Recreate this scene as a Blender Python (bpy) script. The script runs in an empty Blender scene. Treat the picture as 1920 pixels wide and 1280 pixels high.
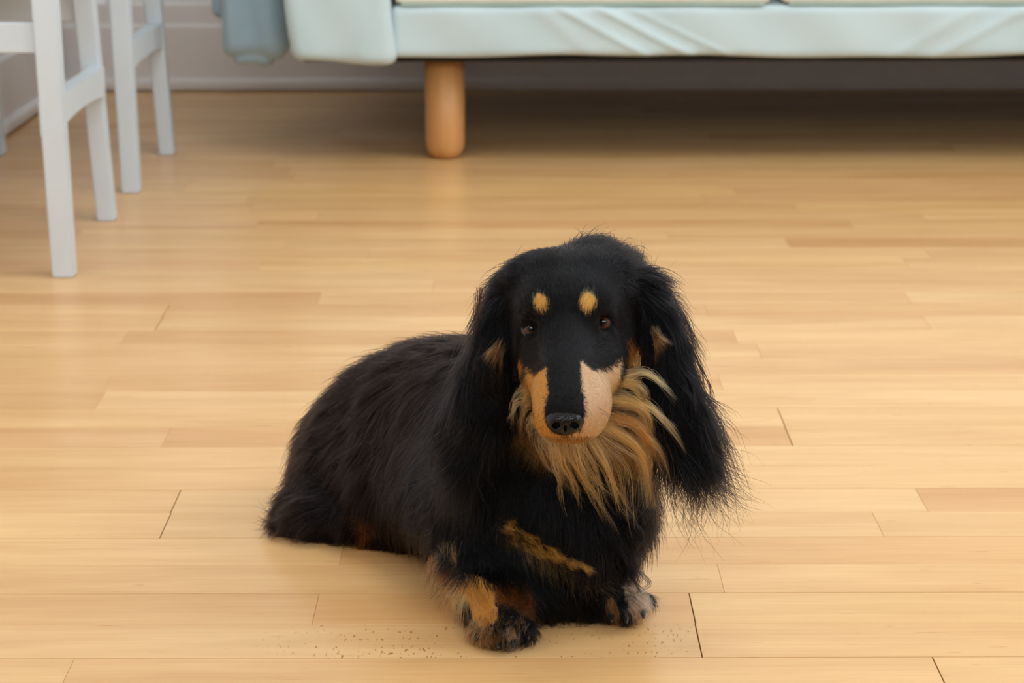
import bpy, bmesh, math, random
import numpy as np
from mathutils import Vector, Matrix

random.seed(7)
rng = np.random.default_rng(11)
SC = bpy.context.scene
COL = SC.collection

# ------------------------------------------------------------------ camera
F_PX = 3850.0                       # focal length in pixels of the 1920 x 1280 frame
CAM_H = 0.6526
PITCH = math.atan(1060.0 / F_PX)    # horizon of the floor lies 1060 px above the centre
ROLL = 0.002
_c, _s = math.cos(PITCH), math.sin(PITCH)
FWD = np.array([0.0, _c, -_s])
_r0, _u0 = np.array([1.0, 0, 0]), np.array([0.0, _s, _c])
RIGHT = math.cos(ROLL) * _r0 - math.sin(ROLL) * _u0
UP = math.sin(ROLL) * _r0 + math.cos(ROLL) * _u0
EYE = np.array([0.0, 0.0, CAM_H])

cam_data = bpy.data.cameras.new('camera')
cam = bpy.data.objects.new('camera', cam_data)
COL.objects.link(cam)
M = Matrix.Identity(4)
for i in range(3):
    M[i][0], M[i][1], M[i][2], M[i][3] = RIGHT[i], UP[i], -FWD[i], EYE[i]
cam.matrix_world = M
cam_data.sensor_width = 36.0
cam_data.lens = F_PX / 1920.0 * 36.0
cam_data.clip_start = 0.05
cam_data.dof.use_dof = True
cam_data.dof.focus_distance = 1.53
cam_data.dof.aperture_fstop = 12.0
SC.camera = cam

# ------------------------------------------------------------------ daylight and exposure
world = bpy.data.worlds.new('world')
SC.world = world
world.use_nodes = True
bg = world.node_tree.nodes['Background']
bg.inputs[0].default_value = (0.80, 0.91, 1.0, 1)
bg.inputs[1].default_value = 1.0


def area_light(name, loc, target, sx, sy, power, color):
    d = bpy.data.lights.new(name, 'AREA')
    d.shape = 'RECTANGLE'
    d.size, d.size_y, d.energy, d.color = sx, sy, power, color
    o = bpy.data.objects.new(name, d)
    COL.objects.link(o)
    o.location = loc
    o.rotation_euler = (Vector(target) - Vector(loc)).to_track_quat('-Z', 'Y').to_euler()
    return o


WIN_R = (2.15, 0.95, 3.05, 1.05, 2.42)      # right wall x, y from, y to, z from, z to
WIN_B = (-1.30, -0.60, 1.70, 1.50, 2.40)    # rear wall y, x from, x to, z from, z to
area_light('daylight_side_window', (WIN_R[0] + 0.16, (WIN_R[1] + WIN_R[2]) / 2, (WIN_R[3] + WIN_R[4]) / 2),
           (0, (WIN_R[1] + WIN_R[2]) / 2, (WIN_R[3] + WIN_R[4]) / 2), 2.1, 1.37, 62.0, (0.85, 0.94, 1.0))
area_light('daylight_rear_window', ((WIN_B[1] + WIN_B[2]) / 2, WIN_B[0] - 0.16, (WIN_B[3] + WIN_B[4]) / 2),
           ((WIN_B[1] + WIN_B[2]) / 2, 3.0, (WIN_B[3] + WIN_B[4]) / 2), 2.3, 0.9, 58.0, (0.86, 0.95, 1.0))

TOP_FILL = (-0.35, 0.75, 1.55, 2.65)              # added ceiling opening for overhead fill: x from, x to, y from, y to
area_light('top_fill_light', ((TOP_FILL[0] + TOP_FILL[1]) / 2, (TOP_FILL[2] + TOP_FILL[3]) / 2, 2.62), ((TOP_FILL[0] + TOP_FILL[1]) / 2, (TOP_FILL[2] + TOP_FILL[3]) / 2 + .001, 0),
           TOP_FILL[1] - TOP_FILL[0], TOP_FILL[3] - TOP_FILL[2], 28.0, (0.82, 0.92, 1.0))  # overhead fill, added to lift the back wall and upward faces

vs = SC.view_settings
vs.view_transform = 'Standard'
vs.look = 'None'
vs.gamma = 1.0
vs.use_curve_mapping = False
vs.exposure = -0.20


# ------------------------------------------------------------------ helpers
def ray(px, py):
    return FWD + RIGHT * ((px - 960.0) / F_PX) + UP * ((640.0 - py) / F_PX)


def P(px, py, Y):
    """point on the pixel's ray at world depth Y"""
    d = ray(px, py)
    return EYE + d * ((Y - EYE[1]) / d[1])


def FL(px, py, z=0.0):
    """point on the pixel's ray at height z (floor)"""
    d = ray(px, py)
    return EYE + d * ((z - EYE[2]) / d[2])


def PXM(p):
    """pixels per metre at a world point"""
    return F_PX / float(np.dot(np.asarray(p) - EYE, FWD))


def project(pts):
    q = pts - EYE
    d = q @ FWD
    return 960.0 + F_PX * (q @ RIGHT) / d, 640.0 - F_PX * (q @ UP) / d


def tag(o, label=None, cat=None, group=None, kind=None):
    if label: o['label'] = label
    if cat: o['category'] = cat
    if group: o['group'] = group
    if kind: o['kind'] = kind
    return o


def empty(name, loc, rz=0.0):
    o = bpy.data.objects.new(name, None)
    COL.objects.link(o)
    o.location = loc
    o.rotation_euler = (0, 0, rz)
    o.empty_display_size = 0.05
    return o


def link_mesh(name, me, mat, parent=None, smooth=True):
    if mat is not None:
        me.materials.append(mat)
    if smooth:
        me.shade_smooth()
    o = bpy.data.objects.new(name, me)
    COL.objects.link(o)
    if parent is not None:
        o.parent = parent
        o.matrix_parent_inverse = Matrix.Translation(-Vector(parent.location)) if parent.rotation_euler.z == 0 else \
            (Matrix.Translation(Vector(parent.location)) @ Matrix.Rotation(parent.rotation_euler.z, 4, 'Z')).inverted()
    return o


def np_mesh(name, verts, faces):
    me = bpy.data.meshes.new(name)
    verts = np.asarray(verts, dtype=np.float32)
    faces = np.asarray(faces, dtype=np.int32)
    n, k = faces.shape
    me.vertices.add(len(verts))
    me.vertices.foreach_set('co', verts.ravel())
    me.loops.add(n * k)
    me.loops.foreach_set('vertex_index', faces.ravel())
    me.polygons.add(n)
    me.polygons.foreach_set('loop_start', np.arange(0, n * k, k, dtype=np.int32))
    me.update(calc_edges=True)
    me.validate()
    return me


def bm_mesh(name, bm):
    me = bpy.data.meshes.new(name)
    bm.normal_update()
    bm.to_mesh(me)
    bm.free()
    return me


def box_bm(x0, x1, y0, y1, z0, z1, bevel=0.0, seg=2):
    bm = bmesh.new()
    bmesh.ops.create_cube(bm, size=1.0)
    for v in bm.verts:
        v.co = Vector((x0 + (v.co.x + .5) * (x1 - x0), y0 + (v.co.y + .5) * (y1 - y0), z0 + (v.co.z + .5) * (z1 - z0)))
    if bevel > 0:
        bmesh.ops.bevel(bm, geom=bm.edges[:], offset=bevel, segments=seg, affect='EDGES', profile=0.6)
    return bm


def box(name, mat, parent, x0, x1, y0, y1, z0, z1, bevel=0.0, seg=2):
    return link_mesh(name, bm_mesh(name, box_bm(x0, x1, y0, y1, z0, z1, bevel, seg)), mat, parent, smooth=False)


def lathe(profile, n=32):
    """profile: list of (r, z)"""
    vs_, fs = [], []
    for r, z in profile:
        for i in range(n):
            a = 2 * math.pi * i / n
            vs_.append((r * math.cos(a), r * math.sin(a), z))
    for j in range(len(profile) - 1):
        for i in range(n):
            a, b = j * n + i, j * n + (i + 1) % n
            fs.append((a, b, b + n, a + n))
    return np.array(vs_), np.array(fs)


# ---- signed distance modelling and surface nets
def smin(a, b, k):
    if k <= 0:
        return np.minimum(a, b)
    h = np.maximum(k - np.abs(a - b), 0.0) / k
    return np.minimum(a, b) - h * h * k * 0.25


def sph(c, r, k=0.02):
    c = np.asarray(c, float)
    return (c - r, c + r, lambda X, Y, Z: np.sqrt((X - c[0]) ** 2 + (Y - c[1]) ** 2 + (Z - c[2]) ** 2) - r, k, False)


def cone(a, ra, b, rb, k=0.02):
    a, b = np.asarray(a, float), np.asarray(b, float)
    ab = b - a
    L2 = float(ab @ ab) + 1e-12
    lo = np.minimum(a - ra, b - rb)
    hi = np.maximum(a + ra, b + rb)

    def f(X, Y, Z):
        t = np.clip(((X - a[0]) * ab[0] + (Y - a[1]) * ab[1] + (Z - a[2]) * ab[2]) / L2, 0, 1)
        return np.sqrt((X - a[0] - t * ab[0]) ** 2 + (Y - a[1] - t * ab[1]) ** 2 + (Z - a[2] - t * ab[2]) ** 2) - (ra + (rb - ra) * t)
    return (lo, hi, f, k, False)


def ell(c, rad, axes=None, k=0.015, sub=False):
    c = np.asarray(c, float)
    A = np.eye(3) if axes is None else np.asarray(axes, float)
    rad = np.asarray(rad, float)
    R = rad.max()

    def f(X, Y, Z):
        x, y, z = X - c[0], Y - c[1], Z - c[2]
        u = [(A[i][0] * x + A[i][1] * y + A[i][2] * z) / rad[i] for i in range(3)]
        k0 = np.sqrt(u[0] ** 2 + u[1] ** 2 + u[2] ** 2)
        k1 = np.sqrt((u[0] / rad[0]) ** 2 + (u[1] / rad[1]) ** 2 + (u[2] / rad[2]) ** 2) + 1e-9
        return k0 * (k0 - 1.0) / k1
    return (c - R, c + R, f, k, sub)


def rbox(lo, hi, r, k=0.01, warp=None):
    lo, hi = np.asarray(lo, float), np.asarray(hi, float)
    c, h = (lo + hi) / 2, (hi - lo) / 2 - r

    def f(X, Y, Z):
        if warp is not None:
            X, Y, Z = warp(X, Y, Z)
        qx, qy, qz = np.abs(X - c[0]) - h[0], np.abs(Y - c[1]) - h[1], np.abs(Z - c[2]) - h[2]
        out = np.sqrt(np.maximum(qx, 0) ** 2 + np.maximum(qy, 0) ** 2 + np.maximum(qz, 0) ** 2)
        return out + np.minimum(np.maximum(qx, np.maximum(qy, qz)), 0) - r
    return (lo - .01, hi + .01, f, k, False)


class Field:
    def __init__(self, prims, res):
        lo = np.min([p[0] for p in prims if not p[4]], axis=0) - 4 * res
        hi = np.max([p[1] for p in prims if not p[4]], axis=0) + 4 * res
        n = np.ceil((hi - lo) / res).astype(int) + 1
        self.lo, self.res, self.n = lo, res, n
        g = np.full(n, 0.05, dtype=np.float32)
        ax = [lo[i] + res * np.arange(n[i]) for i in range(3)]
        for (a, b, f, k, sub) in prims:
            m = k + 3 * res
            i0 = np.clip(np.floor((a - m - lo) / res).astype(int), 0, n)
            i1 = np.clip(np.ceil((b + m - lo) / res).astype(int) + 1, 0, n)
            s = tuple(slice(i0[i], i1[i]) for i in range(3))
            if any(i1[i] <= i0[i] for i in range(3)):
                continue
            X = ax[0][s[0]][:, None, None].astype(np.float32)
            Y = ax[1][s[1]][None, :, None].astype(np.float32)
            Z = ax[2][s[2]][None, None, :].astype(np.float32)
            d = f(X, Y, Z).astype(np.float32)
            if sub:
                g[s] = -smin(-g[s], d, k)
            else:
                g[s] = smin(g[s], d, k)
        self.g = g

    def at(self, p):
        q = (np.asarray(p) - self.lo) / self.res
        i = np.clip(np.floor(q).astype(int), 0, self.n - 2)
        t = q - i
        g, v = self.g, 0.0
        for dx in (0, 1):
            for dy in (0, 1):
                for dz in (0, 1):
                    w = (t[0] if dx else 1 - t[0]) * (t[1] if dy else 1 - t[1]) * (t[2] if dz else 1 - t[2])
                    v += w * g[i[0] + dx, i[1] + dy, i[2] + dz]
        return float(v)

    def surf(self, px, py, y0=1.36, y1=2.1):
        """first surface point on a pixel's ray"""
        d = ray(px, py)
        y = y0
        while y < y1:
            p = EYE + d * (y / d[1])
            inside = np.all(p > self.lo) and np.all(p < self.lo + self.res * (self.n - 2))
            if inside and self.at(p) < 0:
                return p
            y += 0.0012
        return None

    def mesh(self):
        g, n = self.g, self.n
        neg = g < 0
        cnt = np.zeros(n - 1, dtype=np.uint8)
        for dx in (0, 1):
            for dy in (0, 1):
                for dz in (0, 1):
                    cnt += neg[dx:n[0] - 1 + dx, dy:n[1] - 1 + dy, dz:n[2] - 1 + dz]
        act = (cnt > 0) & (cnt < 8)
        cells = np.argwhere(act)
        vid = np.full(n - 1, -1, dtype=np.int32)
        vid[act] = np.arange(len(cells))
        acc = np.zeros((len(cells), 3))
        num = np.zeros(len(cells))
        corners = [(0, 0, 0), (1, 0, 0), (0, 1, 0), (1, 1, 0), (0, 0, 1), (1, 0, 1), (0, 1, 1), (1, 1, 1)]
        edges = [(a, b) for a in range(8) for b in range(a + 1, 8) if sum(abs(corners[a][i] - corners[b][i]) for i in range(3)) == 1]
        cv = [g[cells[:, 0] + c[0], cells[:, 1] + c[1], cells[:, 2] + c[2]].astype(float) for c in corners]
        for a, b in edges:
            m = (cv[a] < 0) != (cv[b] < 0)
            t = np.where(m, cv[a] / np.where(m, cv[a] - cv[b], 1.0), 0)
            ca, cb = np.array(corners[a]), np.array(corners[b])
            acc += np.where(m[:, None], ca + t[:, None] * (cb - ca), 0)
            num += m
        verts = self.lo + self.res * (cells + acc / num[:, None])
        quads = []
        for axis in range(3):
            u, v = (axis + 1) % 3, (axis + 2) % 3
            s0 = [slice(1, n[i] - 1) for i in range(3)]
            s0[axis] = slice(0, n[axis] - 1)
            s1 = list(s0)
            s1[axis] = slice(1, n[axis])
            A, B = neg[tuple(s0)], neg[tuple(s1)]
            idx = np.argwhere(A != B)
            flip = A[tuple(idx.T)]
            off = np.array([s.start for s in s0])
            base = idx + off
            e_u, e_v = np.eye(3, dtype=int)[u], np.eye(3, dtype=int)[v]
            q = [vid[tuple((base - e_u - e_v).T)], vid[tuple((base - e_v).T)], vid[tuple(base.T)], vid[tuple((base - e_u).T)]]
            q = np.stack(q, 1)
            q = np.where(flip[:, None], q, q[:, ::-1])
            quads.append(q)
        quads = np.concatenate(quads)
        return verts, quads


def sdf_obj(name, prims, res, mat, parent=None, post=None):
    v, q = Field(prims, res).mesh()
    if post is not None:
        v = post(v)
    return link_mesh(name, np_mesh(name, v, q), mat, parent)


# ------------------------------------------------------------------ materials
def new_mat(name):
    m = bpy.data.materials.new(name)
    m.use_nodes = True
    nt = m.node_tree
    return m, nt, nt.nodes['Principled BSDF']


def N(nt, t, **kw):
    n = nt.nodes.new(t)
    for k, v in kw.items():
        if k.startswith('i_'):
            n.inputs[k[2:].replace('_', ' ')].default_value = v
        else:
            setattr(n, k, v)
    return n


def ramp(nt, pts):
    r = nt.nodes.new('ShaderNodeValToRGB')
    e = r.color_ramp.elements
    while len(e) < len(pts):
        e.new(0.5)
    for el, (p, c) in zip(e, pts):
        el.position = p
        el.color = (c[0], c[1], c[2], 1)
    return r


def lin(r, g, b):
    return tuple(((c / 255.0) / 12.92 if c / 255.0 <= 0.04045 else ((c / 255.0 + 0.055) / 1.055) ** 2.4) for c in (r, g, b))


def painted(name, rgb, rough=0.5, noise=0.04, scale=30.0, bump=0.0):
    m, nt, b = new_mat(name)
    tc = N(nt, 'ShaderNodeTexCoord')
    n = N(nt, 'ShaderNodeTexNoise')
    n.inputs['Scale'].default_value = scale
    n.inputs['Detail'].default_value = 4
    nt.links.new(tc.outputs['Object'], n.inputs['Vector'])
    lo = tuple(max(0, c * (1 - noise)) for c in rgb)
    hi = tuple(min(1, c * (1 + noise)) for c in rgb)
    r = ramp(nt, [(0.3, lo), (0.7, hi)])
    nt.links.new(n.outputs['Fac'], r.inputs['Fac'])
    nt.links.new(r.outputs['Color'], b.inputs['Base Color'])
    b.inputs['Roughness'].default_value = rough
    if bump:
        bp = N(nt, 'ShaderNodeBump')
        bp.inputs['Strength'].default_value = bump
        bp.inputs['Distance'].default_value = 0.002
        nt.links.new(n.outputs['Fac'], bp.inputs['Height'])
        nt.links.new(bp.outputs['Normal'], b.inputs['Normal'])
    return m


def wood(name, speckled=False, use_obj_color=True, rgb=(.7, .45, .22), rough=0.27, grain_axis=0):
    """lacquered pale wood; the tone of each stave is its object colour"""
    m, nt, b = new_mat(name)
    L = nt.links.new
    tc = N(nt, 'ShaderNodeTexCoord')
    oi = N(nt, 'ShaderNodeObjectInfo')
    off = N(nt, 'ShaderNodeVectorMath', operation='SCALE')
    off.inputs[0].default_value = (37.0, 91.0, 53.0)
    L(oi.outputs['Random'], off.inputs['Scale'])
    add = N(nt, 'ShaderNodeVectorMath', operation='ADD')
    L(tc.outputs['Object'], add.inputs[0])
    L(off.outputs[0], add.inputs[1])

    def noise(sc, detail, rough_=0.55, dist=0.0):
        mp = N(nt, 'ShaderNodeMapping')
        mp.inputs['Scale'].default_value = sc if grain_axis == 0 else (sc[1], sc[1], sc[0])
        L(add.outputs[0], mp.inputs['Vector'])
        n = N(nt, 'ShaderNodeTexNoise')
        n.inputs['Scale'].default_value = 1.0
        n.inputs['Detail'].default_value = detail
        n.inputs['Roughness'].default_value = rough_
        n.inputs['Distortion'].default_value = dist
        L(mp.outputs[0], n.inputs['Vector'])
        return n
    broad = noise((3.0, 22.0, 22.0), 3, 0.5, 0.4)
    fine = noise((9.0, 240.0, 240.0), 4, 0.6)
    fleck = noise((26.0, 300.0, 300.0), 2, 0.5)
    if use_obj_color:
        base = oi.outputs['Color']
    else:
        rg = N(nt, 'ShaderNodeRGB')
        rg.outputs[0].default_value = (*rgb, 1)
        base = rg.outputs[0]

    def mul(col, fac_node, lo, hi, p0=0.3, p1=0.7):
        r = ramp(nt, [(p0, lo), (p1, hi)])
        L(fac_node.outputs['Fac'], r.inputs['Fac'])
        mx = N(nt, 'ShaderNodeMix', data_type='RGBA', blend_type='MULTIPLY')
        mx.inputs[0].default_value = 1.0
        L(col, mx.inputs[6])
        L(r.outputs['Color'], mx.inputs[7])
        return mx.outputs[2]
    c = mul(base, broad, (0.90, 0.85, 0.78), (1.04, 1.05, 1.07), 0.32, 0.68)
    c = mul(c, fine, (0.955, 0.94, 0.92), (1.02, 1.02, 1.02), 0.35, 0.65)
    c = mul(c, fleck, (0.80, 0.68, 0.55), (1, 1, 1), 0.24, 0.29)
    if speckled:
        sp = noise((330.0, 150.0, 200.0), 2, 0.5)
        patch = noise((9.0, 16.0, 10.0), 2, 0.5)
        sx = N(nt, 'ShaderNodeSeparateXYZ')
        L(tc.outputs['Object'], sx.inputs[0])
        rg = N(nt, 'ShaderNodeMapRange')
        rg.inputs['From Min'].default_value = -0.06
        rg.inputs['From Max'].default_value = 0.0
        L(sx.outputs['X'], rg.inputs['Value'])
        r = ramp(nt, [(0.685, (0, 0, 0)), (0.73, (1, 1, 1))])
        ad = N(nt, 'ShaderNodeMath', operation='MULTIPLY_ADD')
        L(patch.outputs['Fac'], ad.inputs[0])
        ad.inputs[1].default_value = 0.34
        L(sp.outputs['Fac'], ad.inputs[2])
        sb = N(nt, 'ShaderNodeMath', operation='SUBTRACT')
        L(ad.outputs[0], sb.inputs[0])
        sb.inputs[1].default_value = 0.15
        L(sb.outputs[0], r.inputs['Fac'])
        ml = N(nt, 'ShaderNodeMath', operation='MULTIPLY')
        L(r.outputs['Color'], ml.inputs[0])
        L(rg.outputs['Result'], ml.inputs[1])
        mx = N(nt, 'ShaderNodeMix', data_type='RGBA')
        L(ml.outputs[0], mx.inputs[0])
        L(c, mx.inputs[6])
        mx.inputs[7].default_value = (*lin(165, 114, 60), 1)
        c = mx.outputs[2]
    L(c, b.inputs['Base Color'])
    b.inputs['Roughness'].default_value = rough
    b.inputs['IOR'].default_value = 1.45
    bp = N(nt, 'ShaderNodeBump')
    bp.inputs['Strength'].default_value = 0.06
    bp.inputs['Distance'].default_value = 0.001
    L(fine.outputs['Fac'], bp.inputs['Height'])
    L(bp.outputs['Normal'], b.inputs['Normal'])
    return m


def fabric(name, rgb, rgb2, scale=900.0, rough=0.9, sheen=0.2, soft=7.0):
    m, nt, b = new_mat(name)
    L = nt.links.new
    tc = N(nt, 'ShaderNodeTexCoord')
    w1 = N(nt, 'ShaderNodeTexNoise')
    w1.inputs['Scale'].default_value = scale
    w1.inputs['Detail'].default_value = 2
    w2 = N(nt, 'ShaderNodeTexNoise')
    w2.inputs['Scale'].default_value = soft
    w2.inputs['Detail'].default_value = 3
    L(tc.outputs['Object'], w1.inputs['Vector'])
    L(tc.outputs['Object'], w2.inputs['Vector'])
    r = ramp(nt, [(0.3, rgb), (0.7, rgb2)])
    L(w2.outputs['Fac'], r.inputs['Fac'])
    L(r.outputs['Color'], b.inputs['Base Color'])
    b.inputs['Roughness'].default_value = rough
    b.inputs['Sheen Weight'].default_value = sheen
    bp = N(nt, 'ShaderNodeBump')
    bp.inputs['Strength'].default_value = 0.25
    bp.inputs['Distance'].default_value = 0.001
    L(w1.outputs['Fac'], bp.inputs['Height'])
    L(bp.outputs['Normal'], b.inputs['Normal'])
    return m


MAT = {}
MAT['stave'] = wood('lacquered_stave')
MAT['stave_worn'] = wood('worn_stave', speckled=True)
MAT['subfloor'] = wood('far_floor', use_obj_color=False, rgb=lin(206, 156, 100))
MAT['joint'] = painted('dark_joint', lin(96, 62, 36), 0.8)
MAT['wall'] = painted('wall_paint', lin(238, 236, 234), 0.7, 0.015, 12.0)
MAT['trim'] = painted('trim_paint', lin(238, 232, 230), 0.45, 0.02, 9.0)
MAT['ceiling'] = painted('ceiling_paint', lin(222, 220, 214), 0.8, 0.01)
MAT['rear_wall'] = painted('rear_wall_paint', lin(166, 156, 146), 0.8, 0.02)
MAT['white_wood'] = painted('white_painted_wood', lin(206, 213, 218), 0.38, 0.02, 14.0)
MAT['sofa'] = fabric('sofa_cover', lin(186, 203, 206), lin(194, 210, 212))
MAT['cushion'] = fabric('cushion_cover', lin(232, 226, 212), lin(240, 234, 222))
MAT['piping'] = fabric('green_piping', lin(160, 182, 168), lin(170, 190, 176))
MAT['leg_wood'] = wood('beech_leg', use_obj_color=False, rgb=lin(208, 152, 94), rough=0.4, grain_axis=2)
MAT['throw'] = fabric('slate_throw', lin(140, 166, 182), lin(158, 180, 192), 500.0, 0.95, 0.4, 9.0)
MAT['shade_panel'] = fabric('shade_panel_cloth', (.012, .011, .010), (.016, .014, .013), 700.0, .95, 0.0)  # near-black cloth of the panel that cuts bounce under the sofa
MAT['win_frame'] = painted('window_frame_white', lin(236, 236, 232), 0.4, 0.01)

# ------------------------------------------------------------------ the room
WALL_Y = float(FL(960, 167)[1])
WALL_X = -0.975
RX, BY, CZ = WIN_R[0], WIN_B[0], 2.5


def struct(o, label=None):
    o['kind'] = 'structure'
    if label: o['label'] = label
    return o


def boxes_mesh(name, mat, rects):
    """one mesh from several abutting boxes (a wall around its opening)"""
    bm = bmesh.new()
    for r in rects:
        b2 = box_bm(*r)
        me = bpy.data.meshes.new('tmp')
        b2.to_mesh(me)
        b2.free()
        bm.from_mesh(me)
        bpy.data.meshes.remove(me)
    return link_mesh(name, bm_mesh(name, bm), mat, None, smooth=False)


floor = struct(box('floor', MAT['subfloor'], None, WALL_X - .1, RX + .1, BY - .1, WALL_Y + .1, -0.08, -0.0075),
               'pale lacquered beech strip floor')
struct(box('wall_back', MAT['wall'], None, WALL_X - .1, RX + .1, WALL_Y, WALL_Y + .1, -0.08, CZ), 'plain off-white wall behind the sofa')
struct(box('wall_left', MAT['wall'], None, WALL_X - .1, WALL_X, BY, WALL_Y, -0.08, CZ), 'plain off-white wall behind the chairs')
a_, b_, c_, d_ = TOP_FILL
struct(boxes_mesh('ceiling', MAT['ceiling'], [(WALL_X - .1, a_, BY - .1, WALL_Y + .1, CZ, CZ + .08), (b_, RX + .1, BY - .1, WALL_Y + .1, CZ, CZ + .08),
                                               (a_, b_, BY - .1, c_, CZ, CZ + .08), (a_, b_, d_, WALL_Y + .1, CZ, CZ + .08)]), 'flat white ceiling with an added fill-light opening')
x, ya, yb, za, zb = WIN_R
struct(boxes_mesh('wall_right', MAT['wall'], [(x, x + .1, BY, ya, -.08, CZ), (x, x + .1, yb, WALL_Y, -.08, CZ),
                                               (x, x + .1, ya, yb, -.08, za), (x, x + .1, ya, yb, zb, CZ)]), 'off-white wall with the side window')
y, xa, xb, zc, zd = WIN_B
struct(boxes_mesh('wall_rear', MAT['rear_wall'], [(WALL_X, xa, y - .1, y, -.08, CZ), (xb, RX, y - .1, y, -.08, CZ),
                                              (xa, xb, y - .1, y, -.08, zc), (xa, xb, y - .1, y, zd, CZ)]), 'off-white wall with the rear window')


def window(name, along, fixed, a0, a1, z0, z1, label):
    o = empty(name, (fixed, a0, z0) if along == 'y' else (a0, fixed, z0))
    struct(o, label)
    t = 0.05

    def bar(nm, p0, p1, q0, q1):
        if along == 'y':
            box(nm, MAT['win_frame'], o, fixed + .02, fixed + .07, p0, p1, q0, q1, 0.004)
        else:
            box(nm, MAT['win_frame'], o, p0, p1, fixed - .07, fixed - .02, q0, q1, 0.004)
    bar('frame_rail', a0, a1, z0, z0 + t)
    bar('frame_rail', a0, a1, z1 - t, z1)
    bar('frame_stile', a0, a0 + t, z0 + t, z1 - t)
    bar('frame_stile', a1 - t, a1, z0 + t, z1 - t)
    bar('mullion', (a0 + a1) / 2 - .03, (a0 + a1) / 2 + .03, z0 + t, z1 - t)
    return o


window('window_1', 'y', WIN_R[0], WIN_R[1], WIN_R[2], WIN_R[3], WIN_R[4], 'white framed side window letting in daylight')
window('window_2', 'x', WIN_B[0], WIN_B[1], WIN_B[2], WIN_B[3], WIN_B[4], 'white framed rear window letting in daylight')

wo = struct(empty('fill_opening', (a_, c_, CZ)), 'white framed opening added in the ceiling for fill light')  # unseen opening, made up to carry the overhead fill
for q in ((a_, b_, c_, c_ + .04), (a_, b_, d_ - .04, d_), (a_, a_ + .04, c_ + .04, d_ - .04), (b_ - .04, b_, c_ + .04, d_ - .04)):
    box('frame_rail', MAT['win_frame'], wo, *q, CZ + .01, CZ + .07, .004)

# baseboards: a proud shoe at the floor, a flat board, a thinner cap board above
BASE_PROFILE = [(0, .0), (.016, .0), (.016, .004), (.026, .004), (.028, .008), (.028, .020), (.024, .026), (.016, .027), (.016, .136),
                (.013, .141), (.008, .142), (.008, .182), (.006, .186), (0, .187)]


def baseboard(name, along, fixed, a0, a1, sgn, label):
    vs_, fs = [], []
    n = len(BASE_PROFILE)
    for a in (a0, a1):
        for d, z in BASE_PROFILE:
            vs_.append((a, fixed + sgn * d, z) if along == 'x' else (fixed + sgn * d, a, z))
    bm = bmesh.new()
    bv = [bm.verts.new(v) for v in vs_]
    for i in range(n):
        j = (i + 1) % n
        bm.faces.new((bv[i], bv[j], bv[n + j], bv[n + i]))
    bm.faces.new(bv[:n])
    bm.faces.new(bv[n:][::-1])
    bmesh.ops.recalc_face_normals(bm, faces=bm.faces[:])
    return struct(link_mesh(name, bm_mesh(name, bm), MAT['trim'], None, smooth=False), label)


baseboard('baseboard_back', 'x', WALL_Y, WALL_X, RX, -1, 'tall painted baseboard along the back wall')
baseboard('baseboard_left', 'y', WALL_X, BY, WALL_Y - .028, 1, 'tall painted baseboard along the left wall')

# ---- floor staves: boards two strips wide, each strip of staves
HFC = 2704.0            # floor distance constant of this camera: Y = HFC / (y + 420) - 0.18
STRIP = 0.0645
Y_SEAM = HFC / (1233 + 420) - CAM_H * math.tan(PITCH)      # the clear board seam near the lower frame edge


def seam_y(nrow):
    return Y_SEAM + nrow * STRIP


TONES = {'pale': lin(237, 205, 160), 'cream': lin(240, 210, 166), 'mid': lin(233, 198, 152), 'tan': lin(226, 186, 138),
         'pink': lin(229, 190, 148), 'deep': lin(220, 176, 128), 'yellow': lin(236, 203, 152)}
# joints seen in the photograph: row -> list of (pixel x, pixel y, is a board end); tones from left to right
SEEN = {
    -1: ([(132, 1250, 0), (1757, 1250, 1)], ['pale', 'mid', 'pale']),
    -2: ([(700, 1300, 0), (1775, 1300, 1)], ['mid', 'tan', 'mid']),
    0: ([(1310, 1200, 1)], ['cream', 'mid']),
    1: ([(-250, 1140, 0), (592, 1140, 0), (1298, 1140, 1)], ['mid', 'mid', 'tan', 'yellow']),
    2: ([(1352, 1085, 0)], ['mid', 'mid']),
    3: ([(640, 1040, 0), (2010, 1030, 0)], ['pale', 'tan', 'mid']),
    4: ([(310, 985, 1), (1645, 980, 0)], ['pale', 'cream', 'mid']),
    5: ([(330, 938, 1)], ['mid', 'cream']),
    6: ([(1100, 890, 0)], ['mid', 'pale']),
    7: ([(860, 850, 0)], ['pale', 'cream']),
    8: ([(314, 815, 0), (1478, 815, 1)], ['pink', 'deep', 'mid']),
    9: ([(-120, 780, 0), (1464, 780, 1)], ['mid', 'pale', 'pale']),
    10: ([(188, 750, 0), (1010, 748, 0)], ['mid', 'cream', 'cream']),
    11: ([(200, 720, 0), (1350, 715, 0)], ['mid', 'tan', 'pale']),
    12: ([(980, 690, 0)], ['mid', 'pink']),
    13: ([(1422, 655, 0)], ['pale', 'mid']),
    14: ([(232, 634, 0)], ['mid', 'tan']),
    15: ([(312, 585, 1), (1735, 600, 0)], ['mid', 'pale', 'cream']),
    16: ([(318, 572, 1)], ['mid', 'tan']),
}
floor_xl, floor_xr = WALL_X + 0.012, 1.9
staves = []
row, r_last = -6, int((WALL_Y - 0.0 - Y_SEAM) / STRIP) + 1
tone_keys = ['pale', 'mid', 'mid', 'tan', 'pink', 'cream', 'yellow', 'deep']
Z_TOP = 0.0
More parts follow.
